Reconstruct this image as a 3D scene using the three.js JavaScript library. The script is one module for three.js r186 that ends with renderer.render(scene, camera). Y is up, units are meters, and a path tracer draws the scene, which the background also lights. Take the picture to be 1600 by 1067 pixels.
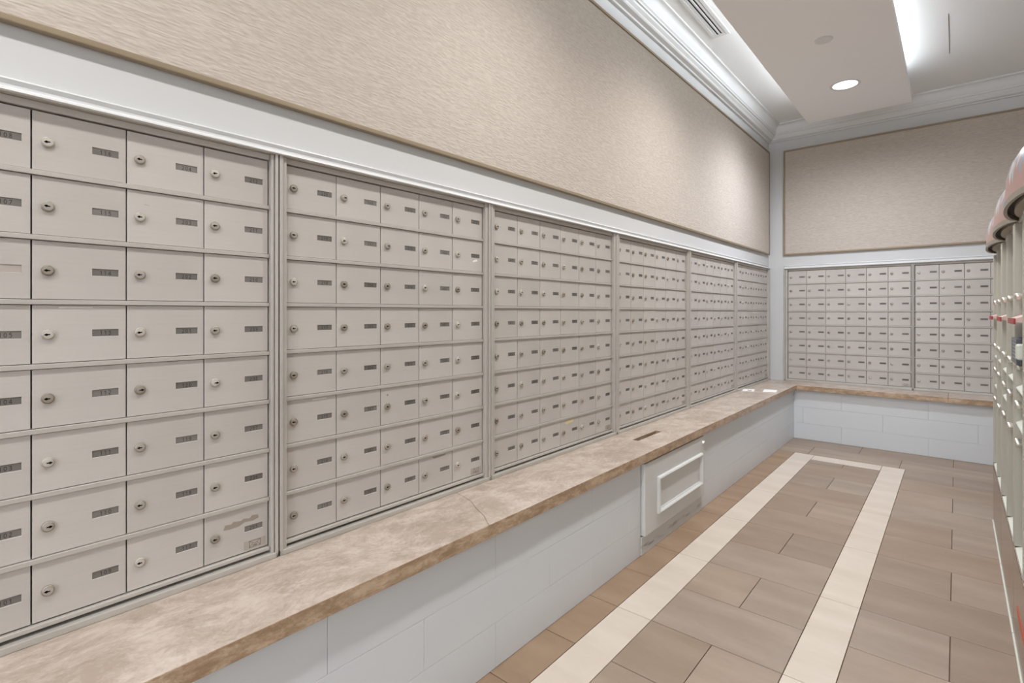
import * as THREE from 'three';
import { RoundedBoxGeometry } from 'three/addons/geometries/RoundedBoxGeometry.js';
import { mergeGeometries } from 'three/addons/utils/BufferGeometryUtils.js';
import { RectAreaLightUniformsLib } from 'three/addons/lights/RectAreaLightUniformsLib.js';

// ------------------------------------------------------------------ camera, light, exposure
const W = 1600, H = 1067, F = 815.42;
const scene = new THREE.Scene();
scene.background = new THREE.Color().setRGB(4.2, 4.5, 5.0);         // overcast sky, fill light for the glazed entrance added behind the camera
const camera = new THREE.PerspectiveCamera(2 * Math.atan(H / 2 / F) * 180 / Math.PI, W / H, 0.05, 60);
camera.position.set(1.4463, 1.1724, 0);
camera.rotation.set(0, 0.70512, 0);
camera.setViewOffset(W, H, 0, 45.5, W, H);
camera.updateProjectionMatrix();
scene.add(camera);
const renderer = new THREE.WebGLRenderer({ antialias: true });
renderer.toneMapping = THREE.LinearToneMapping;
renderer.toneMappingExposure = 1.16;
renderer.shadowMap.enabled = true;
RectAreaLightUniformsLib.init();
const LAMP = 8.5, COVE = 14;                                   // candela of each down light, radiance of the cove strips
const LAMP_WARM = 0xf9f8f8, LAMP_COOL = 0xeef3ff, COVE_COL = 0xeef6ff;

// ------------------------------------------------------------------ main measures (metres; z runs away from the camera as -z)
const ZB = 5.714, XR = 2.35, ZF = 1.7, CEIL = 3.025;         // end wall, right wall, wall behind the camera, ceiling
const CW = 0.1615, RH = 0.1337;                              // mailbox column and row pitch
const CT = 0.497, CB = 0.453, CX = 0.317, CZ = 5.395;        // counter top, underside, front edges
const HX = 0.29, HZ = 5.428;                                 // faces of the low tiled walls
const P = 0.3046, ZT = 2.1624;                               // floor tile row pitch and origin

// ------------------------------------------------------------------ helpers
let seed = 12345;
const rnd = () => { seed = (seed * 1664525 + 1013904223) >>> 0; return seed / 4294967296; };
const rr = (a, b) => a + (b - a) * rnd();
const used = {};
function numbered(n) { const k = used[n] = (used[n] ?? -1) + 1; return k ? `${n}_${String(k).padStart(3, '0')}` : n; }
function shade(m) { m.castShadow = m.receiveShadow = true; return m; }
function top(o, name, label, category, group) {
  o.name = numbered(name); scene.add(o);
  if (label) o.userData = { label, category }; else o.userData = { kind: 'structure' };
  if (group) o.userData.group = group;
  return o;
}
function part(parent, name, geo, mat, label) {
  const m = shade(new THREE.Mesh(Array.isArray(geo) ? merge(geo) : geo, mat));
  m.name = name; parent.add(m); if (label) m.userData.label = label; return m;
}
function group() { return new THREE.Group(); }
function merge(list) {
  return mergeGeometries(list.map(g => { g = g.index ? g.toNonIndexed() : g; for (const k of Object.keys(g.attributes)) if (!['position', 'normal', 'uv', 'color'].includes(k)) g.deleteAttribute(k); return g; }));
}
// uv in metres from the dominant normal axis
function uvm(g, ou = 0, ov = 0, s = 1) {
  if (g.index) g = g.toNonIndexed();
  const p = g.attributes.position, n = g.attributes.normal, uv = new Float32Array(p.count * 2);
  for (let i = 0; i < p.count; i++) {
    const ax = Math.abs(n.getX(i)), ay = Math.abs(n.getY(i)), az = Math.abs(n.getZ(i));
    let u, v;
    if (ay >= ax && ay >= az) { u = p.getX(i); v = p.getZ(i); }
    else if (ax >= az) { u = p.getZ(i); v = p.getY(i); }
    else { u = p.getX(i); v = p.getY(i); }
    uv[2 * i] = u * s + ou; uv[2 * i + 1] = v * s + ov;
  }
  g.setAttribute('uv', new THREE.BufferAttribute(uv, 2));
  return g;
}
function box(x0, x1, y0, y1, z0, z1, b = 0) {
  const w = x1 - x0, h = y1 - y0, d = z1 - z0;
  const g = b ? new RoundedBoxGeometry(w, h, d, 1, b) : new THREE.BoxGeometry(w, h, d);
  g.translate((x0 + x1) / 2, (y0 + y1) / 2, (z0 + z1) / 2);
  return uvm(g);
}
function paint(g, c) {
  const col = new THREE.Color(c), a = new Float32Array(g.attributes.position.count * 3);
  for (let i = 0; i < a.length; i += 3) { a[i] = col.r; a[i + 1] = col.g; a[i + 2] = col.b; }
  g.setAttribute('color', new THREE.BufferAttribute(a, 3)); return g;
}
// sweep of a profile [[p, y] ...] between two mapped ends: a(p, y) and b(p, y) give the points
function sweep(profile, a, b) {
  const pos = [], n = profile.length;
  const tri = (A, B, C) => pos.push(...A, ...B, ...C);
  for (let i = 0; i < n; i++) {
    const q = profile[i], r = profile[(i + 1) % n];
    const A = a(...q), B = a(...r), C = b(...r), D = b(...q);
    tri(A, B, C); tri(A, C, D);
  }
  const caps = THREE.ShapeUtils.triangulateShape(profile.map(p => new THREE.Vector2(...p)), []);
  for (const [i, j, k] of caps) { tri(a(...profile[i]), a(...profile[j]), a(...profile[k])); tri(b(...profile[i]), b(...profile[k]), b(...profile[j])); }
  const g = new THREE.BufferGeometry();
  g.setAttribute('position', new THREE.Float32BufferAttribute(pos, 3));
  g.computeVertexNormals(); return uvm(g);
}
function shapeOf(pts) { const s = new THREE.Shape(); pts.forEach(([x, y], i) => i ? s.lineTo(x, y) : s.moveTo(x, y)); s.closePath(); return s; }

// ------------------------------------------------------------------ computed textures
function hash(x, y, s) { let h = (x * 374761393 + y * 668265263 + s * 1442695041) | 0; h = Math.imul(h ^ (h >>> 13), 1274126177); return ((h ^ (h >>> 16)) >>> 0) / 4294967296; }
function vnoise(x, y, px, py, s) {                                  // tileable value noise
  const xi = Math.floor(x), yi = Math.floor(y), fx = x - xi, fy = y - yi;
  const m = (a, n) => ((a % n) + n) % n, sx = fx * fx * (3 - 2 * fx), sy = fy * fy * (3 - 2 * fy);
  const a = hash(m(xi, px), m(yi, py), s), b = hash(m(xi + 1, px), m(yi, py), s), c = hash(m(xi, px), m(yi + 1, py), s), d = hash(m(xi + 1, px), m(yi + 1, py), s);
  return a + (b - a) * sx + (c - a + (a - b - c + d) * sx) * sy;
}
function fbm(u, v, fx, fy, oct, s) { let t = 0, a = 0.5, n = 0; for (let i = 0; i < oct; i++) { t += a * vnoise(u * fx, v * fy, fx, fy, s + i); n += a; a *= 0.5; fx *= 2; fy *= 2; } return t / n; }
function texture(w, h, f, size, srgb = true) {                       // f(u, v) -> [r, g, b] 0..255
  const d = new Uint8Array(w * h * 4);
  for (let y = 0; y < h; y++) for (let x = 0; x < w; x++) {
    const c = f(x / w, y / h), i = (y * w + x) * 4;
    for (let k = 0; k < 3; k++) d[i + k] = Math.max(0, Math.min(255, c[k])); d[i + 3] = 255;
  }
  const t = new THREE.DataTexture(d, w, h, THREE.RGBAFormat);
  t.wrapS = t.wrapT = THREE.RepeatWrapping; t.magFilter = THREE.LinearFilter; t.minFilter = THREE.LinearMipmapLinearFilter; t.generateMipmaps = true;
  if (srgb) t.colorSpace = THREE.SRGBColorSpace;
  if (size) t.repeat.set(1 / size[0], 1 / size[1]);
  t.needsUpdate = true; return t;
}
const grey = v => [v, v, v];
const mix = (a, b, t) => a.map((x, i) => x + (b[i] - x) * t);
const weave = (u, v) => {
  const w = v + 0.004 * vnoise(u * 14, v * 30, 14, 30, 5);
  const s = vnoise(u * 44, w * 250, 44, 250, 1), s2 = vnoise(u * 96, w * 440, 96, 440, 2);
  return 0.62 * s + 0.38 * s2;
};
const fabricMap = texture(1024, 1024, (u, v) => { const t = weave(u, v); return mix([179, 168, 156], [203, 193, 181], t); }, [1, 1]);
const fabricBump = texture(1024, 1024, (u, v) => grey(255 * weave(u, v)), [1, 1], false);
function rough(u, v, fx, fy, oct, s, k) { let t = 0, a = 1, n = 0; for (let i = 0; i < oct; i++) { t += a * vnoise(u * fx, v * fy, fx, fy, s + i); n += a; a *= k; fx *= 2; fy *= 2; } return t / n; }
const clamp01 = x => Math.max(0, Math.min(1, x));
const stone = (a, b, c, d) => (u, v) => {
  const q = fbm(u, v, 6, 6, 4, 11), w = fbm(u, v, 5, 7, 4, 23);
  const r = rough(u + 0.12 * q, v + 0.1 * w, 14, 9, 7, 31, 0.85);
  let col = mix(a, b, clamp01((r - 0.36) * 3.4));
  const p = rough(u + 0.1 * w, v + 0.08 * q, 26, 15, 5, 57, 0.8);
  col = mix(col, c, clamp01((p - 0.55) * 3.2) * 0.8);
  col = mix(col, d, clamp01((0.42 - p) * 4) * 0.6);
  const vein = Math.abs(fbm(u + 0.09 * q, v + 0.06 * w, 9, 7, 5, 83) - 0.5);
  if (vein < 0.008) col = mix(col, d, (1 - vein / 0.008) * 0.3);
  return col;
};
const stoneMap = texture(1024, 1024, stone([168, 152, 137], [198, 184, 171], [208, 197, 186], [146, 130, 115]), [1.1, 1.1]);
const edgeMap = texture(1024, 256, stone([152, 125, 98], [192, 166, 139], [204, 183, 158], [132, 104, 78]), [1.1, 0.28]);
const tileTone = (a, b) => (u, v) => {
  const s = fbm(u, v, 3, 12, 5, 7), n = fbm(u, v, 40, 60, 2, 19);
  return mix(a, b, Math.min(1, Math.max(0, (s - 0.25) * 1.7 + (n - 0.5) * 0.25)));
};
const brownMap = texture(512, 512, tileTone([145, 129, 114], [160, 144, 129]), [0.9, 0.9]);
const brownMap2 = texture(512, 512, tileTone([148, 130, 113], [163, 145, 127]), [0.9, 0.9]);
const borderShadeMap = texture(512, 512, tileTone([139, 115, 92], [156, 131, 107]), [0.9, 0.9]);  // warmer, darker brown paints in the shade beside the low wall
const creamMap = texture(256, 256, tileTone([198, 185, 170], [209, 197, 183]), [0.9, 0.9]);
const metalMap = texture(512, 512, (u, v) => grey(238 + 5 * (fbm(u, v, 5, 160, 3, 3) - 0.5) + 16 * (fbm(u, v, 4, 5, 3, 9) - 0.5)), [0.7, 0.7]);
const paintRough = texture(256, 256, (u, v) => grey(120 + 70 * fbm(u, v, 4, 4, 3, 71)), [0.8, 0.8], false);
const scuffMap = texture(512, 128, (u, v) => {
  const n = fbm(u, v, 14, 6, 5, 44), band = Math.exp(-Math.pow((v - 0.4 - 0.16 * (fbm(u, 0.5, 6, 2, 3, 5) - 0.5)) / 0.09, 2));
  return mix([206, 206, 202], [134, 135, 139], Math.max(0, Math.min(1, (n - 0.36) * 3.2)) * band * (0.4 + 0.6 * u));
}, null);

// numbers of the boxes: one sheet, one cell each
const COLS = 16, ROWS = 32, CELLW = 128, CELLH = 36;
const sheet = document.createElement('canvas'); sheet.width = COLS * CELLW; sheet.height = ROWS * CELLH;
const ctx = sheet.getContext('2d');
ctx.fillStyle = '#77706a'; ctx.fillRect(0, 0, sheet.width, sheet.height);
ctx.textAlign = 'center'; ctx.textBaseline = 'middle'; ctx.font = '25px sans-serif';
function boxNumber(i) { return 100 * (1 + Math.floor(i / 20)) + 1 + i % 20; }
for (let i = 0; i < 368; i++) {
  const x = (i % COLS) * CELLW, y = Math.floor(i / COLS) * CELLH;
  const t = 108 + Math.floor(hash(i, 3, 8) * 20);
  ctx.fillStyle = `rgb(${t},${t - 5},${t - 11})`; ctx.fillRect(x, y, CELLW, CELLH);
  ctx.fillStyle = '#100e0d'; ctx.fillText(String(boxNumber(i)).split('').join('\u2009'), x + CELLW / 2, y + CELLH / 2 + 1);
}
const sheetTex = new THREE.CanvasTexture(sheet); sheetTex.colorSpace = THREE.SRGBColorSpace;
const badge = document.createElement('canvas'); badge.width = 256; badge.height = 110;
{ const c = badge.getContext('2d');
  c.fillStyle = '#b4aba1'; c.fillRect(0, 0, 256, 110); c.strokeStyle = '#2a2623'; c.lineWidth = 4; c.strokeRect(62, 12, 132, 84);
  c.lineWidth = 3; c.beginPath(); c.moveTo(62, 12); c.lineTo(128, 58); c.lineTo(194, 12); c.moveTo(62, 96); c.lineTo(104, 44); c.moveTo(194, 96); c.lineTo(152, 44); c.stroke();
  c.fillStyle = '#b4aba1'; c.fillRect(98, 62, 62, 28); c.fillStyle = '#2a2623'; c.font = 'bold 27px sans-serif'; c.textAlign = 'center'; c.textBaseline = 'middle'; c.fillText('CMC', 128, 77); }
const badgeTex = new THREE.CanvasTexture(badge); badgeTex.colorSpace = THREE.SRGBColorSpace;
const decal = document.createElement('canvas'); decal.width = 1024; decal.height = 256;
{ const c = decal.getContext('2d');
  c.fillStyle = '#a5827b'; c.fillRect(0, 0, 1024, 256);
  
  for (let i = 0; i < 16; i++) {
    const x = 30 + i * 62 + hash(i, 1, 1) * 14, y = 120 + hash(i, 2, 1) * 30, w = 36 + hash(i, 5, 1) * 14, h = 70 + hash(i, 3, 1) * 30;
    c.fillStyle = ['#9fb3b6', '#c9d2d2', '#7f97a6', '#b9aeb4'][i % 4];
    c.beginPath(); c.moveTo(x, y + 18); c.lineTo(x + w, y); c.lineTo(x + w, y + h - 18); c.lineTo(x, y + h); c.closePath(); c.fill();
    c.strokeStyle = '#596a74'; c.lineWidth = 4; c.beginPath(); c.moveTo(x, y + h * 0.55); c.lineTo(x + w, y + h * 0.32); c.stroke();
    if (i % 3 === 1) { c.fillStyle = '#e2b4ac'; c.beginPath(); c.arc(x + w + 6, y + h * 0.6, 12, 0, 7); c.fill(); }
  } }
const decalTex = new THREE.CanvasTexture(decal); decalTex.colorSpace = THREE.SRGBColorSpace;
const notice = document.createElement('canvas'); notice.width = 256; notice.height = 128;
{ const c = notice.getContext('2d');
  c.fillStyle = '#4b4e55'; c.fillRect(0, 0, 256, 128); c.strokeStyle = '#85888f'; c.lineWidth = 5; c.strokeRect(10, 10, 236, 108);
  c.fillStyle = '#9a9da3'; for (let i = 0; i < 5; i++) c.fillRect(34, 24 + i * 18, 120 + 60 * hash(i, 4, 2), 7); }
const noticeTex = new THREE.CanvasTexture(notice); noticeTex.colorSpace = THREE.SRGBColorSpace;

// ------------------------------------------------------------------ materials
const std = o => new THREE.MeshStandardMaterial(o);
const M = {
  white: std({ color: 0xcbcbc9, roughness: 0.5 }),
  trim: std({ color: 0xd6d6d4, roughness: 0.42 }),
  ceiling: std({ color: 0xeaeae8, roughness: 0.9 }),
  cloud: std({ color: 0xeeeeec, roughness: 0.9 }),
  glossTile: std({ color: 0xd4d7d8, roughness: 0.6, roughnessMap: paintRough }),
  grout: std({ color: 0xd2d2ce, roughness: 0.9 }),
  fabric: std({ map: fabricMap, bumpMap: fabricBump, bumpScale: 0.0014, roughness: 0.95 }),
  bronze: std({ color: 0x96866f, roughness: 0.45, metalness: 0.35 }),
  door: [0xd0c9c1, 0xcdc6be, 0xd3ccc4].map(c => std({ color: c, map: metalMap, roughness: 0.42, metalness: 0.12 })),
  alu: std({ color: 0xcac4bb, map: metalMap, roughness: 0.4, metalness: 0.2 }),
  cavity: std({ color: 0x2b231d, roughness: 0.9 }),
  lockDark: std({ color: 0xffffff, vertexColors: true, roughness: 0.35, metalness: 0.4 }),
  plate: std({ map: sheetTex, roughness: 0.5, metalness: 0.2 }),
  blank: std({ color: 0xb5aaa0, roughness: 0.5, metalness: 0.2 }),
  badge: std({ map: badgeTex, roughness: 0.45, metalness: 0.3 }),
  stone: std({ map: stoneMap, roughness: 0.38 }),
  edge: std({ map: edgeMap, roughness: 0.35 }),
  brown: [brownMap, brownMap2].flatMap(m => [0xffffff, 0xf2efec].map(c => std({ map: m, color: c, roughness: 0.42 }))),
  border: std({ map: borderShadeMap, roughness: 0.45 }),
  cream: std({ map: creamMap, roughness: 0.45 }),
  floorGrout: std({ color: 0x5e4a3a, roughness: 0.95 }),
  hatch: std({ color: 0xcfcfcb, roughness: 0.4 }),
  scuff: std({ map: scuffMap, roughness: 0.6 }),
  chrome: std({ color: 0xdcd8d0, roughness: 0.34, metalness: 0.95 }),
  locker: std({ color: 0xb6b3a7, roughness: 0.45, metalness: 0.1 }),
  lockerDoor: std({ color: 0xbbb8ad, roughness: 0.42, metalness: 0.1 }),
  lockerPale: std({ color: 0xd2d5cb, roughness: 0.35 }),
  roofRim: std({ color: 0x8d8578, roughness: 0.45, metalness: 0.2 }),
  roofDark: std({ color: 0x231c15, roughness: 0.8 }),
  soffit: std({ color: 0xa39b8d, roughness: 0.6 }),
  decal: std({ map: decalTex, roughness: 0.3, side: THREE.DoubleSide }),
  red: std({ color: 0x9c2020, roughness: 0.4 }),
  orange: std({ color: 0xd2573a, roughness: 0.45 }),
  pinkish: std({ color: 0xd9b7b0, roughness: 0.35 }),
  notice: std({ map: noticeTex, roughness: 0.4 }),
  kick: std({ color: 0xa99688, roughness: 0.2, metalness: 0.6 }),
  black: std({ color: 0x141312, roughness: 0.6 }),
  glass: new THREE.MeshPhysicalMaterial({ color: 0xffffff, roughness: 0, transmission: 1, thickness: 0 }),
  lockerBodyShade: std({ color: 0x8b8a7c, roughness: 0.5 }),  // darkened so the gaps between stiles and doors read as shadow
  paper: std({ color: 0xf1eee8, roughness: 0.7 }),
  yellow: std({ color: 0xd9c592, roughness: 0.7 }),
  residue: std({ color: 0x978b7e, roughness: 0.85 }),
  tape: std({ color: 0xe9e5de, roughness: 0.5 }),
};
for (const m of M.door) m.map.repeat.set(1 / 0.7, 1 / 0.7);

// ------------------------------------------------------------------ floor
{
  const fl = top(group(), 'floor');
  part(fl, 'grout_bed', box(-0.3, XR + 0.2, -0.2, -0.004, -ZB - 0.2, ZF + 0.2), M.floorGrout);
  const g = 0.0013;
  const tile = (x0, x1, za, zb, mat) => {                              // za < zb are distances ahead of the camera
    const t = uvm(box(x0 + g, x1 - g, -0.012, 0, -zb + g, -za - g, 0.0012), rnd() * 5, rnd() * 5);
    part(fl, 'tile', t, mat);
  };
  const brown = () => M.brown[Math.floor(rnd() * 4)];
  const L0 = 0.418, L1 = 0.562, R0 = 1.017, R1 = 1.157, FZ0 = 4.716, FZ1 = 4.868;
  const row = k => ZT + k * P;
  const K0 = -12;
  for (let k = K0; k < 9; k++) {
    const a = row(k), b = Math.min(row(k + 1), k === 8 ? FZ0 : 99);
    const bb = k === 8 ? FZ1 : b;
    tile(HX - 0.02, L0, a, k === 8 ? FZ1 : row(k + 1), M.border);        // narrow border along the low wall, its shade put into the tile colour
    if (k % 2 === 0) { tile(L1, 0.79, a, b, brown()); tile(0.79, R0, a, b, brown()); } else tile(L1, R0, a, b, brown());
    if (k % 2 === 0) { tile(R1, 1.43, a, bb, brown()); tile(1.43, 2.04, a, bb, brown()); tile(2.04, XR, a, bb, brown()); }
    else { tile(R1, 1.735, a, bb, brown()); tile(1.735, XR, a, bb, brown()); }
  }
  for (let k = K0 + 1; k < 9; k += 2) {
    const b = Math.min(row(k + 2), FZ0 + 0.0);
    for (const [x0, x1] of [[L0, L1], [R0, R1]]) if (b - row(k) > 0.05) tile(x0, x1, row(k), k >= 7 ? FZ0 : b, M.cream);
  }
  tile(L0, L1, FZ0, FZ1, M.cream); tile(L1, R0, FZ0, FZ1, M.cream); tile(R0, R1, FZ0, FZ1, M.cream);
  const Z1 = 5.155, ZE = HZ + 0.02;
  let xs = [HX - 0.02, 0.51, 1.12, 1.73, XR];
  for (let i = 0; i < 4; i++) tile(xs[i], xs[i + 1], FZ1, Z1, brown());
  xs = [HX - 0.02, 0.83, 1.43, 2.03, XR];
  for (let i = 0; i < 4; i++) tile(xs[i], xs[i + 1], Z1, ZE, brown());
}

// ------------------------------------------------------------------ walls
const BT = 1.6085;                                                     // top of the mailbox frames
function lowWall(parent, spans, place) {                                // spans: [from, to] along the wall; place(u0, u1, y0, y1, d0, d1) -> box
  const lw = part(parent, 'bench_front', spans.map(([a, b]) => place(a, b, 0, CB - 0.002, -0.28, -0.006)), M.grout);
  const courses = [[0.001, 0.149, 0.044], [0.149, 0.297, -0.26], [0.297, CB - 0.003, 0.044]];
  for (const [a, b] of spans) courses.forEach(([y0, y1, off], i) => {
    const cuts = [a];
    for (let u = -3 + off; u < b; u += 0.6045) if (u > a + 0.03 && u < b - 0.03) cuts.push(u);
    cuts.push(b);
    for (let j = 0; j + 1 < cuts.length; j++) part(lw, 'tile', uvm(place(cuts[j] + 0.0004, cuts[j + 1] - 0.0004, y0 + 0.0003, y1 - 0.0003, -0.012, 0, 0.001), rnd() * 3, rnd() * 3), M.glossTile);
  });
}
{
  const wl = top(group(), 'wall_left');
  part(wl, 'plaster', [box(-0.25, -0.061, 0, CEIL, -ZB - 0.2, ZF), box(-0.06, 0, BT, CEIL, -ZB, ZF), box(-0.06, 0, CT, BT, -ZB, -5.681), box(-0.06, 0, CT, BT, 0.012, ZF), box(-0.061, 0, 0, CT, -ZB, ZF)], M.white);
  const prof = [[0, BT], [0.026, BT], [0.029, BT + 0.0015], [0.028, BT + 0.004], [0.02, BT + 0.0065], [0.012, BT + 0.010], [0.007, BT + 0.015], [0.007, BT + 0.020], [0.010, BT + 0.025], [0.013, BT + 0.028], [0.012, BT + 0.031], [0.006, BT + 0.033], [0, BT + 0.034]];
  part(wl, 'moulding', sweep(prof, (p, y) => [p, y, ZF], (p, y) => [p, y, -5.682]), M.trim);
  const bl = top(group(), 'wall_bench_left');
  lowWall(bl, [[-ZF, 2.314], [3.099, ZB]], (a, b, y0, y1, d0, d1, r = 0) => box(HX + d0, HX + d1, y0, y1, -b, -a, r));
  part(bl, 'hatch_recess', box(HX - 0.2, HX - 0.02, 0, CB - 0.002, -3.099, -2.314), M.black);
  const wb = top(group(), 'wall_back');
  part(wb, 'plaster', [box(-0.25, XR + 0.2, 0, CEIL, -ZB - 0.25, -ZB - 0.06), box(0, XR, BT - 0.006, CEIL, -ZB - 0.06, -ZB), box(0, 0.1455, CT, BT - 0.006, -ZB - 0.06, -ZB), box(2.176, XR, CT, BT - 0.006, -ZB - 0.06, -ZB), box(0, XR, 0, CT, -ZB - 0.061, -ZB)], M.white);
  const prof2 = prof.map(([p, y]) => [p, y - 0.006]);
  part(wb, 'moulding', sweep(prof2, (p, y) => [0.1465, y, -ZB + p], (p, y) => [XR, y, -ZB + p]), M.trim);
  const bb = top(group(), 'wall_bench_back');
  lowWall(bb, [[HX, XR]], (a, b, y0, y1, d0, d1, r = 0) => box(a, b, y0, y1, -HZ + d0, -HZ + d1, r));
  const wr = top(group(), 'wall_right');
  part(wr, 'plaster', box(XR, XR + 0.2, 0, CEIL, -ZB - 0.2, ZF), M.white);
  const wf = top(group(), 'wall_front');
  const wx0 = 0.4, wx1 = 2.1, wy = 2.35;
  part(wf, 'plaster', [box(-0.25, wx0, 0, CEIL, ZF, ZF + 0.2), box(wx1, XR + 0.2, 0, CEIL, ZF, ZF + 0.2), box(wx0, wx1, wy, CEIL, ZF, ZF + 0.2)], M.white);
  const wn = top(group(), 'added_window_1'), zc = ZF + 0.1, fr = (x0, x1, y0, y1) => box(x0, x1, y0, y1, zc - 0.03, zc + 0.03, 0.004);  // unseen glazed entrance, added to let in soft fill light
  part(wn, 'added_window_frame', [fr(wx0, wx0 + 0.06, 0, wy), fr(wx1 - 0.06, wx1, 0, wy), fr(wx0 + 0.06, wx1 - 0.06, wy - 0.06, wy), fr(wx0 + 0.06, wx1 - 0.06, 0, 0.1), fr((wx0 + wx1) / 2 - 0.03, (wx0 + wx1) / 2 + 0.03, 0.1, wy - 0.06)], M.alu);
  for (const [p, q] of [[wx0 + 0.06, (wx0 + wx1) / 2 - 0.03], [(wx0 + wx1) / 2 + 0.03, wx1 - 0.06]]) part(wn, 'added_pane', box(p, q, 0.1, wy - 0.06, zc - 0.003, zc + 0.003), M.glass);
  const pv = top(group(), 'added_pavement'); part(pv, 'added_paving_slab', box(-6, 8, -0.2, -0.02, ZF + 0.2, ZF + 9), M.floorGrout);  // added ground outside the entrance, keeps sky light from coming up from below
}
// fabric covered wall panels in thin bronze frames
function fabricPanel(label, along, y0, y1) {                            // along(u, y, d) maps to world; u in [0, len]
  const g = group(), { len, map } = along, fw = 0.016;
  const bx = (u0, u1, a, b, d0, d1, r) => { const A = map(u0, a, d0), B = map(u1, b, d1); return box(Math.min(A[0], B[0]), Math.max(A[0], B[0]), a, b, Math.min(A[2], B[2]), Math.max(A[2], B[2]), r); };
  part(g, 'fabric', bx(fw * 0.6, len - fw * 0.6, y0 + fw * 0.6, y1 - fw * 0.6, 0.001, 0.014), M.fabric);
  part(g, 'frame_rail', bx(0, len, y0, y0 + fw, 0.0005, 0.021, 0.003), M.bronze);
  part(g, 'frame_rail', bx(0, len, y1 - fw, y1, 0.0005, 0.021, 0.003), M.bronze);
  part(g, 'frame_rail', bx(0, fw, y0 + fw, y1 - fw, 0.0005, 0.021, 0.003), M.bronze);
  part(g, 'frame_rail', bx(len - fw, len, y0 + fw, y1 - fw, 0.0005, 0.021, 0.003), M.bronze);
  return top(g, 'fabric_wall_panel', label, 'wall panel');
}
fabricPanel('long beige textured fabric panel in bronze frame above the long row of mailboxes', { len: 5.68 + 1.2, map: (u, y, d) => [d, y, 1.2 - u] }, 1.748, 2.785);
fabricPanel('shorter beige textured fabric panel in bronze frame on the end wall', { len: 2.06, map: (u, y, d) => [0.139 + u, y, -ZB + d] }, 1.736, 2.776);

// ------------------------------------------------------------------ ceiling, crown, dropped panel
{
  const c = top(group(), 'ceiling');
  part(c, 'ceiling_slab', box(-0.25, XR + 0.2, CEIL, CEIL + 0.2, -ZB - 0.2, ZF + 0.2), M.ceiling);
  const dx0 = 0.445, dx1 = 1.182, dz = 5.234;
  part(c, 'dropped_panel', [box(dx0, dx1, 2.85, 2.90, -dz, 1.3, 0.002), box(dx0 + 0.22, dx1 - 0.22, 2.90, CEIL, -dz + 0.2, 1.2)], M.cloud);
  part(c, 'hairline_joint', box(1.409, 1.4115, CEIL - 0.0012, CEIL, -4.87, -4.22), M.black);
  const prof = [[0, 2.876], [0.018, 2.876], [0.022, 2.884], [0.046, 2.890], [0.052, 2.897], [0.054, 2.904], [0.068, 2.917], [0.071, 2.926], [0.08, 2.928], [0.082, 2.938]];
  for (let i = 0; i <= 8; i++) { const t = i / 8 * Math.PI / 2; prof.push([0.088 + 0.034 * (1 - Math.cos(t)) , 2.944 + 0.066 * Math.sin(t)]); }
  prof.push([0.13, 3.012], [0.13, CEIL], [0, CEIL]);
  const t1 = top(group(), 'trim_1'); part(t1, 'crown_moulding', sweep(prof, (p, y) => [p, y, ZF], (p, y) => [p, y, -ZB + p]), M.trim);
  const t2 = top(group(), 'trim_2'); part(t2, 'crown_moulding', sweep(prof, (p, y) => [p, y, -ZB + p], (p, y) => [XR - p, y, -ZB + p]), M.trim);
  const t3 = top(group(), 'trim_3'); part(t3, 'crown_moulding', sweep(prof, (p, y) => [XR - p, y, -ZB + p], (p, y) => [XR - p, y, ZF]), M.trim);
  // cove strips on top of the dropped panel
  const strip = std({ color: 0xffffff, emissive: COVE_COL, emissiveIntensity: 1.2 });
  const cove = (label, x0, x1, z0, z1, rotY, len) => {
    const g = group(); part(g, 'diffuser', box(x0, x1, 2.906, 2.966, -z1, -z0), strip); top(g, 'cove_light', label, 'cove light');
    const l = new THREE.RectAreaLight(COVE_COL, COVE, len, 0.05);
    const nx = -Math.sin(rotY), nz = -Math.cos(rotY);
    l.position.set((x0 + x1) / 2 + nx * 0.03, 2.938, -(z0 + z1) / 2 + nz * 0.006); l.rotation.set(0.5, rotY, 0, 'YXZ'); l.name = 'cove_glow'; g.add(l);
  };
  cove('hidden light strip glowing between ceiling and dropped panel beside the slot diffuser', dx0 + 0.205, dx0 + 0.215, -1.0, 4.95, Math.PI / 2, 5.9);
  cove('hidden light strip glowing between ceiling and dropped panel, away from the slot diffuser', dx1 - 0.215, dx1 - 0.205, -1.0, 4.9, -Math.PI / 2, 5.85);
}
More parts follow.
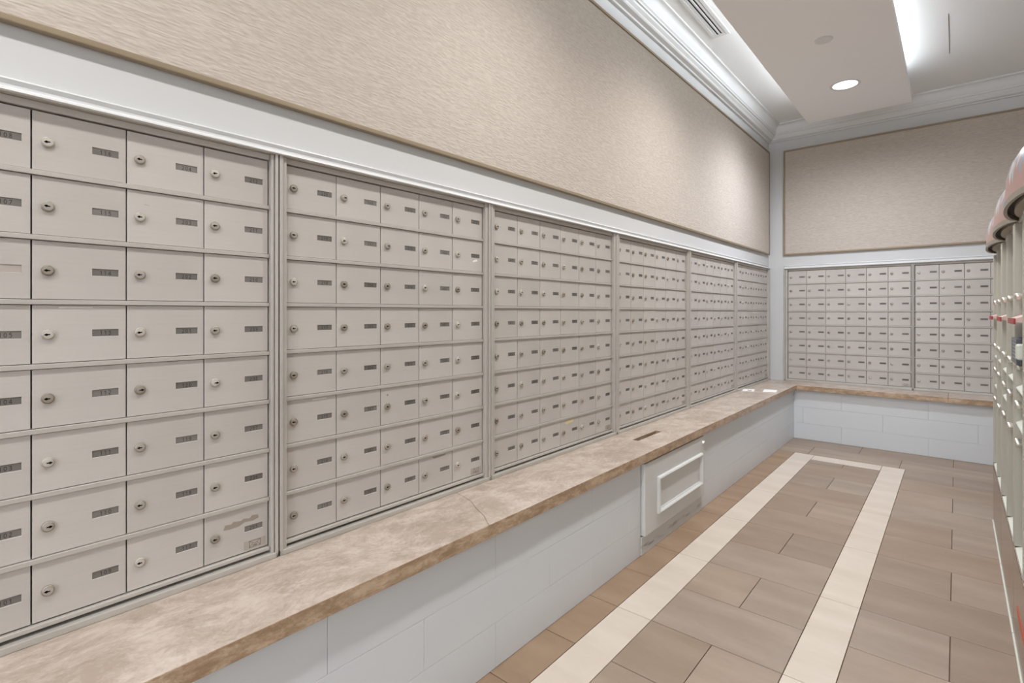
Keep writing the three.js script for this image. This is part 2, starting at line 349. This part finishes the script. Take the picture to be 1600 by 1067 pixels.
// recessed lamps in the dropped panel
{
  const ring = new THREE.LatheGeometry([[0.078, 0.004], [0.080, 0.0], [0.09, -0.004], [0.096, -0.002], [0.097, 0.002]].map(p => new THREE.Vector2(...p)), 40);
  const lens = new THREE.CircleGeometry(0.079, 40); lens.rotateX(Math.PI / 2);
  [[4.525, LAMP_COOL, 'round recessed lamp glowing white in the dropped ceiling panel', 1.6], [3.02, LAMP_WARM, 0, 1], [1.5, LAMP_WARM, 0, 0.85], [0.0, LAMP_WARM, 0, 0.7], [-1.1, LAMP_WARM, 0, 0.7]].forEach(([d, col, label, k], i) => {
    const g = group(); g.position.set(0.822, 2.8495, -d);
    part(g, 'trim_ring', ring, M.trim);
    part(g, 'lens', lens, std({ color: 0xffffff, emissive: 0xffffff, emissiveIntensity: 1.6 })).position.y = -0.0006;
    top(g, 'recessed_lamp', label || `recessed lamp out of view, ${['', 'first', 'second', 'third', 'fourth'][i]} along from the one in view`, 'ceiling lamp');
    const l = new THREE.SpotLight(col, LAMP * k, 0, 1.48, 1.0, 2); l.position.y = -0.012; l.target.position.set(0, -2, 0); g.add(l.target); l.name = 'lamp_glow';
    l.castShadow = true; l.shadow.radius = 3.5; l.shadow.mapSize.set(2048, 2048); l.shadow.bias = -0.0004; g.add(l);
  });
  const cap = new THREE.LatheGeometry([[0, -0.006], [0.044, -0.006], [0.049, -0.003], [0.05, 0]].map(p => new THREE.Vector2(...p)), 40);
  const s = group(); s.position.set(0.826, 2.8495, -3.69); part(s, 'cover', cap, M.trim);
  top(s, 'ceiling_cover_plate', 'small round white cover plate on the dropped ceiling panel', 'cover plate');
  // slot diffuser
  const v = group(), y = CEIL, z0 = -1.0, z1 = 3.565;
  part(v, 'frame', [box(0.195, 0.215, y - 0.006, y + 0.001, -z1, -z0, 0.002), box(0.285, 0.308, y - 0.006, y + 0.001, -z1, -z0, 0.002), box(0.215, 0.285, y - 0.006, y + 0.001, -z1, -z1 + 0.03, 0.002)], M.trim);
  part(v, 'divider', box(0.2435, 0.2555, y - 0.005, y - 0.0005, -z1 + 0.03, -z0, 0.001), M.trim);
  part(v, 'slot', box(0.215, 0.285, y - 0.0012, y - 0.0002, -z1 + 0.03, -z0), M.black);
  part(v, 'blade', box(0.217, 0.233, y - 0.004, y - 0.002, -z1 + 0.03, -z0), M.trim);
  part(v, 'blade', box(0.2665, 0.283, y - 0.004, y - 0.002, -z1 + 0.03, -z0), M.trim);
  top(v, 'slot_diffuser', 'long white slot air diffuser with two dark slots in the ceiling', 'air vent');
}

// ------------------------------------------------------------------ stone counter on the low walls
{
  const c = group(), t = CT - CB, b = 0.002;
  const slab = (pts, hole, name = 'slab') => {
    const s = shapeOf(pts.map(([x, d]) => [x, d]));
    if (hole) s.holes.push(shapeOf(hole));
    const g = new THREE.ExtrudeGeometry(s, { depth: t - 2 * b, bevelEnabled: true, bevelSize: b, bevelOffset: -b, bevelThickness: b, bevelSegments: 2 });
    g.rotateX(-Math.PI / 2); g.translate(0, CB + b, 0);
    // shape y became -z
    const q = uvm(g);
    // split faces: sides and underside take the browner stone map
    const n = q.attributes.normal, pos = q.attributes.position, uv = q.attributes.uv, A = [[], [], []], B = [[], [], []];
    for (let i = 0; i < pos.count; i += 3) {
      const up = (n.getY(i) + n.getY(i + 1) + n.getY(i + 2)) / 3 > 0.4; const T = up ? A : B;
      for (let k = i; k < i + 3; k++) { T[0].push(pos.getX(k), pos.getY(k), pos.getZ(k)); T[1].push(n.getX(k), n.getY(k), n.getZ(k)); T[2].push(uv.getX(k), uv.getY(k)); }
    }
    const mk = T => { const h = new THREE.BufferGeometry(); ['position', 'normal', 'uv'].forEach((k, i) => h.setAttribute(k, new THREE.Float32BufferAttribute(T[i], i === 2 ? 2 : 3))); return h; };
    const m = part(c, name, mk(A), M.stone); part(m, 'edge', mk(B), M.edge, 'browner polished stone edge');
  };
  const crack = [[0.0005, 1.358], [0.06, 1.345], [0.119, 1.329], [0.15, 1.312], [0.192, 1.287], [0.249, 1.262], [0.29, 1.232], [CX, 1.214]];
  const rev = crack.slice().reverse(), e = 0.0004;
  slab([[0.0005, -ZF + 0.001], [CX, -ZF + 0.001], ...rev.map(([x, d]) => [x, d - e])]);
  slab([...crack.map(([x, d]) => [x, d + e]), [CX, CZ - 0.02], [CX + 0.006, CZ - 0.006], [CX + 0.02, CZ], [1.397, CZ], [1.397, ZB - 0.0005], [0.0005, ZB - 0.0005]], [[0.138, 2.52], [0.172, 2.52], [0.172, 2.805], [0.138, 2.805]]);
  slab([[1.3985, CZ], [XR - 0.001, CZ], [XR - 0.001, ZB - 0.0005], [1.3985, ZB - 0.0005]]);
  top(c, 'stone_counter', 'beige mottled stone counter running under the mailboxes on both walls', 'counter');
}
// access hatch under the slot
{
  const h = group(); h.position.set(HX, 0, -2.706);
  const bx = (u0, u1, y0, y1, d0, d1, r = 0) => box(d0, d1, y0, y1, -(u1 - 2.706), -(u0 - 2.706), r);
  const d = part(h, 'door_panel', bx(2.3215, 3.092, 0.094, 0.443, -0.006, 0.02, 0.003), M.hatch);
  const u0 = 2.452, u1 = 3.045, y0 = 0.168, y1 = 0.352, w = 0.024;
  const mp = [[0, 0.02], [0.002, 0.032], [0.008, 0.036], [0.013, 0.033], [0.018, 0.026], [0.024, 0.023], [0.024, 0.02]];
  const Z = u => -(u - 2.706);
  const side = (A, B) => sweep(mp, (q, x) => [x, ...A(q)], (q, x) => [x, ...B(q)]);
  part(d, 'moulding', [
    side(q => [y0 + q, Z(u0 + q)], q => [y0 + q, Z(u1 - q)]), side(q => [y1 - q, Z(u0 + q)], q => [y1 - q, Z(u1 - q)]),
    side(q => [y0 + q, Z(u0 + q)], q => [y1 - q, Z(u0 + q)]), side(q => [y0 + q, Z(u1 - q)], q => [y1 - q, Z(u1 - q)])], M.hatch);
  const lk = new THREE.LatheGeometry([[0, 0.012], [0.008, 0.012], [0.0105, 0.009], [0.012, 0.001], [0.012, 0]].map(p => new THREE.Vector2(...p)), 24);
  lk.rotateZ(-Math.PI / 2); lk.translate(0.02, 0.405, Z(3.07));
  part(d, 'lock', lk, M.chrome, 'round chrome lock');
  const k = bx(2.3165, 3.0975, 0.0005, 0.088, -0.012, 0.004, 0.002);
  { const p = k.attributes.position, uv = k.attributes.uv; for (let i = 0; i < p.count; i++) uv.setXY(i, (p.getZ(i) + 0.4) / 0.8, p.getY(i) / 0.09); }
  part(h, 'kick_board', k, M.scuff, 'scuffed white kick board');
  top(h, 'access_hatch', 'white panelled hatch with chrome lock in the low wall under the counter slot', 'hatch');
}
// papers on the counter
{
  const sheetOf = (pts, y) => { const g = new THREE.ExtrudeGeometry(shapeOf(pts), { depth: 0.0006, bevelEnabled: false }); g.rotateX(-Math.PI / 2); g.translate(0, y, 0); return uvm(g); };
  const a = group(); part(a, 'sheet', sheetOf([[0.045, 4.70], [0.13, 4.735], [0.10, 4.87], [0.012, 4.835]], CT), M.paper);
  part(a, 'printed_mark', sheetOf([[0.07, 4.765], [0.1, 4.775], [0.093, 4.805], [0.063, 4.795]], CT + 0.0006), M.black);
  top(a, 'paper_slip', 'white paper slip with a dark mark lying on the counter near the corner', 'paper');
  const b = group(); part(b, 'sheet', sheetOf([[0.19, 4.77], [0.29, 4.80], [0.262, 4.95], [0.165, 4.92]], CT), M.paper);
  top(b, 'paper_slip', 'plain white paper slip on the counter near the corner, by the front edge', 'paper');
}

// ------------------------------------------------------------------ mailbox banks
const DW = CW - 0.0028, DH = RH - 0.0125, PW = 0.0475, PH = 0.0152, PX = CW - 0.0147 - PW / 2;
const doorShape = (() => {
  const s = shapeOf([[0.0014, -DH / 2], [0.0014 + DW, -DH / 2], [0.0014 + DW, DH / 2], [0.0014, DH / 2]]);
  s.holes.push(shapeOf([[PX - PW / 2, -PH / 2], [PX - PW / 2, PH / 2], [PX + PW / 2, PH / 2], [PX + PW / 2, -PH / 2]]));
  return s;
})();
const doorGeo = uvm((() => { const g = new THREE.ExtrudeGeometry(doorShape, { depth: 0.0108, bevelEnabled: true, bevelThickness: 0.0006, bevelSize: 0.0006, bevelOffset: -0.0006, bevelSegments: 1 }); g.translate(0, 0, -0.0114); return g; })());
const lockGeos = [0, 1, 2].map(i => {
  const rim = [0x9d9488, 0x8c8375, 0xb4aca1][i], face = [0xb8b0a5, 0xa59b8d, 0xd0c9bf][i];
  const V = a => a.map(p => new THREE.Vector2(...p));
  const parts = [paint(new THREE.LatheGeometry(V([[0.0112, 0], [0.0112, 0.003], [0.0104, 0.0052], [0.0088, 0.0062], [0.0084, 0.0056]]), 24), rim),
    paint(new THREE.LatheGeometry(V([[0.0084, 0.0056], [0.0078, 0.0066], [0, 0.0068]]), 24), face),
    paint(new THREE.BoxGeometry(0.0095, 0.0006, 0.0024).translate(-0.0018, 0.0068, 0), 0x0a0908),
    paint(new THREE.CylinderGeometry(0.0026, 0.0026, 0.0006, 12).translate(-0.003, 0.0068, 0), 0x0a0908)];
  const g = merge(parts); g.rotateX(Math.PI / 2); return g;
});
const plateGeos = {};
function plateGeo(i) {
  const g = new THREE.PlaneGeometry(PW + 0.002, PH + 0.002), uv = g.attributes.uv;
  const c = i % COLS, r = Math.floor(i / COLS), m = 0.02;
  for (let k = 0; k < 4; k++) uv.setXY(k, (c + (uv.getX(k) ? 1 - m : m)) / COLS, 1 - (r + (uv.getY(k) ? m : 1 - m)) / ROWS);
  return g;
}
let boxIndex = 0;
function mailboxBank(label, cols, fL, fR, place, yb, opt = {}) {
  const b = group(), w = cols * CW, y0 = CT + 0.0005, yt = yb + 8 * RH;
  const base = y0; b.position.set(...place.pos); b.position.y = base; b.rotation.y = place.turn;
  const Y = y => y - base;
  part(b, 'cabinet_body', box(-fL + 0.001, w + fR - 0.001, 0, Y(yt) + 0.019, -0.058, -0.02), M.cavity);
  // frame: outer lip, groove and inner lip on the four sides
  const o = 0.0215, q = 0.0165, T = Y(yt) + 0.0205;
  const fr = [];
  const lip = Math.min(0.0095, fL * 0.42), lipR = Math.min(0.0095, fR * 0.42);
  fr.push(box(-fL, -fL + lip, 0, T, -0.05, o, 0.0012), box(-fL + lip + 0.0016, -0.0022, 0.009, T - 0.009, -0.05, q, 0.0012), box(-fL + lip - 0.001, -fL + lip + 0.003, 0.004, T - 0.004, -0.05, q - 0.006));
  fr.push(box(w + fR - lipR, w + fR, 0, T, -0.05, o, 0.0012), box(w + 0.0022, w + fR - lipR - 0.0016, 0.009, T - 0.009, -0.05, q, 0.0012), box(w + fR - lipR - 0.003, w + fR - lipR + 0.001, 0.004, T - 0.004, -0.05, q - 0.006));
  fr.push(box(-fL, w + fR, T - 0.0085, T, -0.05, o, 0.0012), box(-fL, w + fR, 0, 0.014, -0.05, o, 0.0012));
  part(b, 'frame', fr, M.alu);
  part(b, 'head_strip', box(-0.001, w + 0.001, Y(yt) - 0.0035, T - 0.0088, -0.03, 0.007, 0.001), M.alu);
  part(b, 'sill_strip', box(-0.001, w + 0.001, Y(yb) - 0.0062, Y(yb) + 0.0035, -0.03, 0.009, 0.0015), M.alu);
  for (let r = 1; r < 8; r++) part(b, 'row_bar', box(-0.001, w + 0.001, Y(yb) + r * RH - 0.0052, Y(yb) + r * RH + 0.005, -0.02, 0.0056, 0.001), M.alu);
  for (let c = 0; c < cols; c++) for (let r = 0; r < 8; r++) {
    const cy = Y(yb) + (r + 0.5) * RH, d = part(b, 'door', doorGeo, M.door[Math.floor(rnd() * 3)]);
    d.position.set(c * CW, cy, rr(-0.0006, 0.0004));
    const k = rnd(), li = k < 0.45 ? 0 : k < 0.75 ? 1 : 2;
    const l = part(d, 'lock', lockGeos[li], M.lockDark); l.position.set(0.0255, -0.001, 0); l.rotation.z = rnd() < 0.12 ? Math.PI : rr(-0.12, 0.12);
    const blank = opt.blank && opt.blank[0] === c && opt.blank[1] === r;
    const p = part(d, 'number_plate', blank ? new THREE.PlaneGeometry(PW + 0.002, PH + 0.002) : plateGeo(boxIndex), blank ? M.blank : M.plate, blank ? 'blank pale number plate' : undefined);
    p.position.set(PX, 0, -0.0016);
    if (c === cols - 1 && r === 0 && !opt.noBadge) {
      const g = part(d, 'maker_badge', [box(CW - 0.064, CW - 0.008, -0.055, -0.033, 0, 0.0009)], M.badge);
      const P_ = g.geometry.attributes.position, uv = g.geometry.attributes.uv; for (let i = 0; i < P_.count; i++) uv.setXY(i, (P_.getX(i) - CW + 0.064) / 0.056, (P_.getY(i) + 0.055) / 0.022);
    }
    for (const s of opt.marks ?? []) if (s[0] === c && s[1] === r) {
      const g = new THREE.ExtrudeGeometry(shapeOf(s[3]), { depth: 0.0003, bevelEnabled: false });
      part(d, s[2], uvm(g), s[4], s[5]);
    }
    boxIndex++;
  }
  return top(b, 'mailbox_bank', label, 'mailboxes');
}
const LW = z => ({ pos: [0, 0, -z], turn: Math.PI / 2 }), BW = x => ({ pos: [x, 0, -ZB], turn: 0 });
const YL = 0.5254, YB = 0.515;
const smear = [[0.046, 0.014], [0.05, 0.026], [0.066, 0.024], [0.07, 0.029], [0.09, 0.026], [0.096, 0.03], [0.112, 0.027], [0.118, 0.033], [0.134, 0.031], [0.136, 0.022], [0.12, 0.018], [0.1, 0.02], [0.084, 0.013], [0.06, 0.012]];
mailboxBank('silver aluminium mailbox bank of four columns, doors 101 to 212', 4, 0.024, 0.019, LW(0.0149), YL, {
  blank: [0, 5], marks: [[3, 0, 'glue_residue', smear, M.residue, 'grey glue smear'], [1, 4, 'torn_tape', [[0.043, 0.054], [0.1, 0.0545], [0.1, 0.0565], [0.043, 0.0565]], M.tape, 'thin torn white tape'],
    [2, 6, 'scratch', [[0.034, 0.030], [0.044, 0.0285], [0.044, 0.0292], [0.034, 0.0308]], M.residue]] });
mailboxBank('silver aluminium mailbox bank, the only one with five columns of doors', 5, 0.0235, 0.028, LW(0.7075), YL, {
  marks: [[0, 2, 'torn_tape', [[0.082, 0.054], [0.128, 0.0545], [0.128, 0.056], [0.085, 0.056]], M.tape, 'thin torn white tape'], [3, 0, 'glue_residue', [[0.07, 0.048], [0.12, 0.05], [0.13, 0.056], [0.06, 0.056]], M.residue, 'grey glue smear'],
    [2, 2, 'paint_spot', [[0.022, 0.036], [0.028, 0.033], [0.032, 0.037], [0.027, 0.041]], M.residue], [4, 6, 'torn_tape', [[0.105, -0.026], [0.135, -0.02], [0.13, -0.012], [0.11, -0.018]], M.tape, 'torn white tape']] });
mailboxBank('silver aluminium mailbox bank of six columns with a yellow sticker on a bottom door', 6, 0.028, 0.032, LW(1.574), YL, {
  marks: [[3, 0, 'sticker', [[0.045, 0.034], [0.11, 0.04], [0.112, 0.053], [0.04, 0.046]], M.yellow, 'torn yellow sticker']] });
mailboxBank('silver aluminium mailbox bank of six columns above the counter slot', 6, 0.032, 0.032, LW(2.609), YL);
mailboxBank('silver aluminium mailbox bank, second from the inside corner on the long wall', 6, 0.032, 0.032, LW(3.644), YL);
mailboxBank('silver aluminium mailbox bank ending at the inside corner on the long wall', 6, 0.032, 0.03, LW(4.679), YL);
mailboxBank('silver aluminium mailbox bank on the end wall next to the inside corner', 6, 0.03, 0.0132, BW(0.1776), YB);
mailboxBank('silver aluminium mailbox bank on the end wall, partly hidden by the parcel lockers', 6, 0.0132, 0.03, BW(1.1746), YB);

// ------------------------------------------------------------------ parcel lockers
function parcelLocker(z0, z1, label, opt) {
  const g = group(), w = z1 - z0, X = 1.617; g.position.set(X, 0, -(z0 + z1) / 2);
  const bx = (d0, d1, y0, y1, u0, u1, r = 0) => box(d0, d1, y0, y1, -u1, -u0, r);    // d away from the aisle, u along the row
  const a = -w / 2, b = w / 2, BY = 0.335, TY = 1.492;
  part(g, 'body', bx(0.028, 0.45, BY, TY, a + 0.003, b - 0.003, 0.004), M.lockerBodyShade);
  const stiles = [a + 0.003, -0.014, b - 0.031];
  for (const u of stiles) part(g, 'stile', bx(-0.012, 0.03, BY, TY, u, u + 0.028, 0.004), M.locker);
  const rows = opt.rows;
  for (const [u0, u1] of [[a + 0.033, -0.016], [0.016, b - 0.033]]) for (let i = 0; i + 1 < rows.length; i++) {
    const y0 = rows[i] + 0.004, y1 = rows[i + 1] - 0.004;
    const d = part(g, 'door', bx(0.010, 0.03, y0, y1, u0, u1, 0.004), M.lockerDoor);
    if (i === 1 || (i === 0 && u0 > 0)) part(d, 'ledge', sweep([[0.012, y1 - 0.016], [-0.008, y1 - 0.02], [-0.008, y1 - 0.015], [0.012, y1 - 0.002]], (x, y) => [x, y, -u0], (x, y) => [x, y, -u1]), M.lockerPale);
    for (const u of [u1 - 0.028, u1 - 0.068]) {
      const k = new THREE.LatheGeometry([[0, 0.025], [0.008, 0.0245], [0.0115, 0.021], [0.012, 0.012], [0.009, 0.010], [0.009, 0]].map(p => new THREE.Vector2(...p)), 20);
      k.rotateZ(Math.PI / 2); k.translate(0.010, opt.studs[i], -u); part(d, 'stud', k, M.chrome);
    }
  }
  // outgoing slot with a red lip
  const sy = 1.146, s0 = b - 0.29, s1 = b - 0.05;
  part(g, 'slot_hood', sweep([[0.011, sy + 0.02], [-0.026, sy + 0.006], [-0.026, sy - 0.004], [0.011, sy - 0.012]], (x, y) => [x, y, -s0], (x, y) => [x, y, -s1]), M.pinkish);
  part(g, 'red_lip', bx(-0.030, -0.025, sy - 0.012, sy + 0.007, s0 - 0.002, s1 + 0.002), M.red);
  if (opt.notice) {
    const [n0, n1] = opt.notice, n = bx(-0.02, 0.010, 1.0, 1.085, n0, n1, 0.002);
    const p = n.attributes.position, uv = n.attributes.uv; for (let i = 0; i < p.count; i++) uv.setXY(i, (-p.getZ(i) - n0) / (n1 - n0), (p.getY(i) - 1.0) / 0.085);
    part(g, 'notice_plate', n, M.notice, 'dark notice plate');
    part(g, 'latch_box', bx(-0.024, 0.010, 1.02, 1.07, n0 - 0.07, n0 - 0.015, 0.006), M.lockerPale);
  }
  // plinth: pale ledge between the stiles, reflective kick panel, floor rail
  for (const [u0, u1] of [[a + 0.033, -0.016], [0.016, b - 0.033]]) part(g, 'plinth_ledge', sweep([[0.012, BY + 0.006], [-0.012, BY - 0.004], [-0.012, BY - 0.012], [0.012, BY - 0.012]], (x, y) => [x, y, -u0], (x, y) => [x, y, -u1]), M.lockerPale);
  part(g, 'kick_panel', bx(-0.012, 0.44, 0.010, BY - 0.003, a, b, 0.002), M.kick);
  part(g, 'floor_rail', bx(-0.017, 0.44, 0, 0.010, a, b, 0.003), M.lockerPale);
  if (opt.stripe) part(g, 'orange_stripe', bx(-0.0132, -0.0122, 0.15, 0.176, a + 0.1, b - 0.15), M.orange);
  // bow-front roof: rim, recess, soffit and printed fascia
  const curve = t => (1 - t * t) ** 0.6 * -0.05 - 0.004;
  const bow = (inset, xb) => { const p = []; for (let i = 0; i <= 24; i++) { const t = -1 + i / 12; p.push([t * (b - inset), curve(t) + inset]); } p.push([b - inset, xb], [a + inset, xb]); return p; }; // [u, d]
  const plan = (pts, holes, y0, y1) => { const s = shapeOf(pts); for (const h of holes) s.holes.push(shapeOf(h)); const e = new THREE.ExtrudeGeometry(s, { depth: y1 - y0, bevelEnabled: false }); e.rotateX(Math.PI / 2); e.translate(0, y1, 0); e.applyMatrix4(new THREE.Matrix4().set(0, 0, 1, 0, 0, 1, 0, 0, -1, 0, 0, 0, 0, 0, 0, 1)); return uvm(e); };
  const RY = 1.502;
  part(g, 'roof_rim', plan(bow(0, 0.45), [bow(0.009, 0.42)], RY, RY + 0.018), M.roofRim);
  part(g, 'roof_recess', plan(bow(0.007, 0.44), [], RY + 0.012, RY + 0.017), M.roofDark);
  part(g, 'soffit', plan(bow(0.026, 0.4), [], RY + 0.002, RY + 0.013), M.soffit);
  part(g, 'top_rail', bx(0.0, 0.1, TY - 0.002, RY + 0.012, a + 0.006, b - 0.006, 0.003), M.locker);
  const pos = [], uvs = [], idx = [], NU = 24, NV = 10;
  for (let j = 0; j <= NV; j++) for (let i = 0; i <= NU; i++) {
    const t = -1 + i / (NU / 2), v = j / NV, ph = v * Math.PI / 2, q = 1 - 0.1 * v ** 3;
    pos.push(curve(t) + 0.003 + 0.44 * (1 - Math.cos(ph)) ** 1.6, RY + 0.017 + 0.26 * Math.sin(ph) * (1 - 0.3 * t * t), -t * (b - 0.003) * q); uvs.push((t + 1) / 2, v);
  }
  for (let j = 0; j < NV; j++) for (let i = 0; i < NU; i++) { const p = j * (NU + 1) + i; idx.push(p, p + NU + 1, p + 1, p + 1, p + NU + 1, p + NU + 2); }
  const f = new THREE.BufferGeometry(); f.setAttribute('position', new THREE.Float32BufferAttribute(pos, 3)); f.setAttribute('uv', new THREE.Float32BufferAttribute(uvs, 2)); f.setIndex(idx); f.computeVertexNormals();
  part(g, 'roof_fascia', f, M.decal, 'red printed roof with blue and white shapes');
  return top(g, 'parcel_locker', label, 'parcel locker');
}
const STUDS = [0.716, 0.85, 0.985, 1.228];
parcelLocker(1.94, 2.62, 'pale grey-green parcel locker with a dark notice plate on its front', { rows: [0.34, 0.80, 0.925, 1.10, 1.485], studs: STUDS, notice: [0.1, 0.3], stripe: true });
parcelLocker(2.624, 3.302, 'pale grey-green parcel locker standing between two others under a red printed roof', { rows: [0.34, 0.815, 0.935, 1.10, 1.485], studs: STUDS });
parcelLocker(3.306, 3.985, 'pale grey-green parcel locker closest to the end wall with a red printed roof', { rows: [0.34, 0.79, 0.95, 1.10, 1.485], studs: [0.7, 0.86, 0.99, 1.226] });

renderer.render(scene, camera);
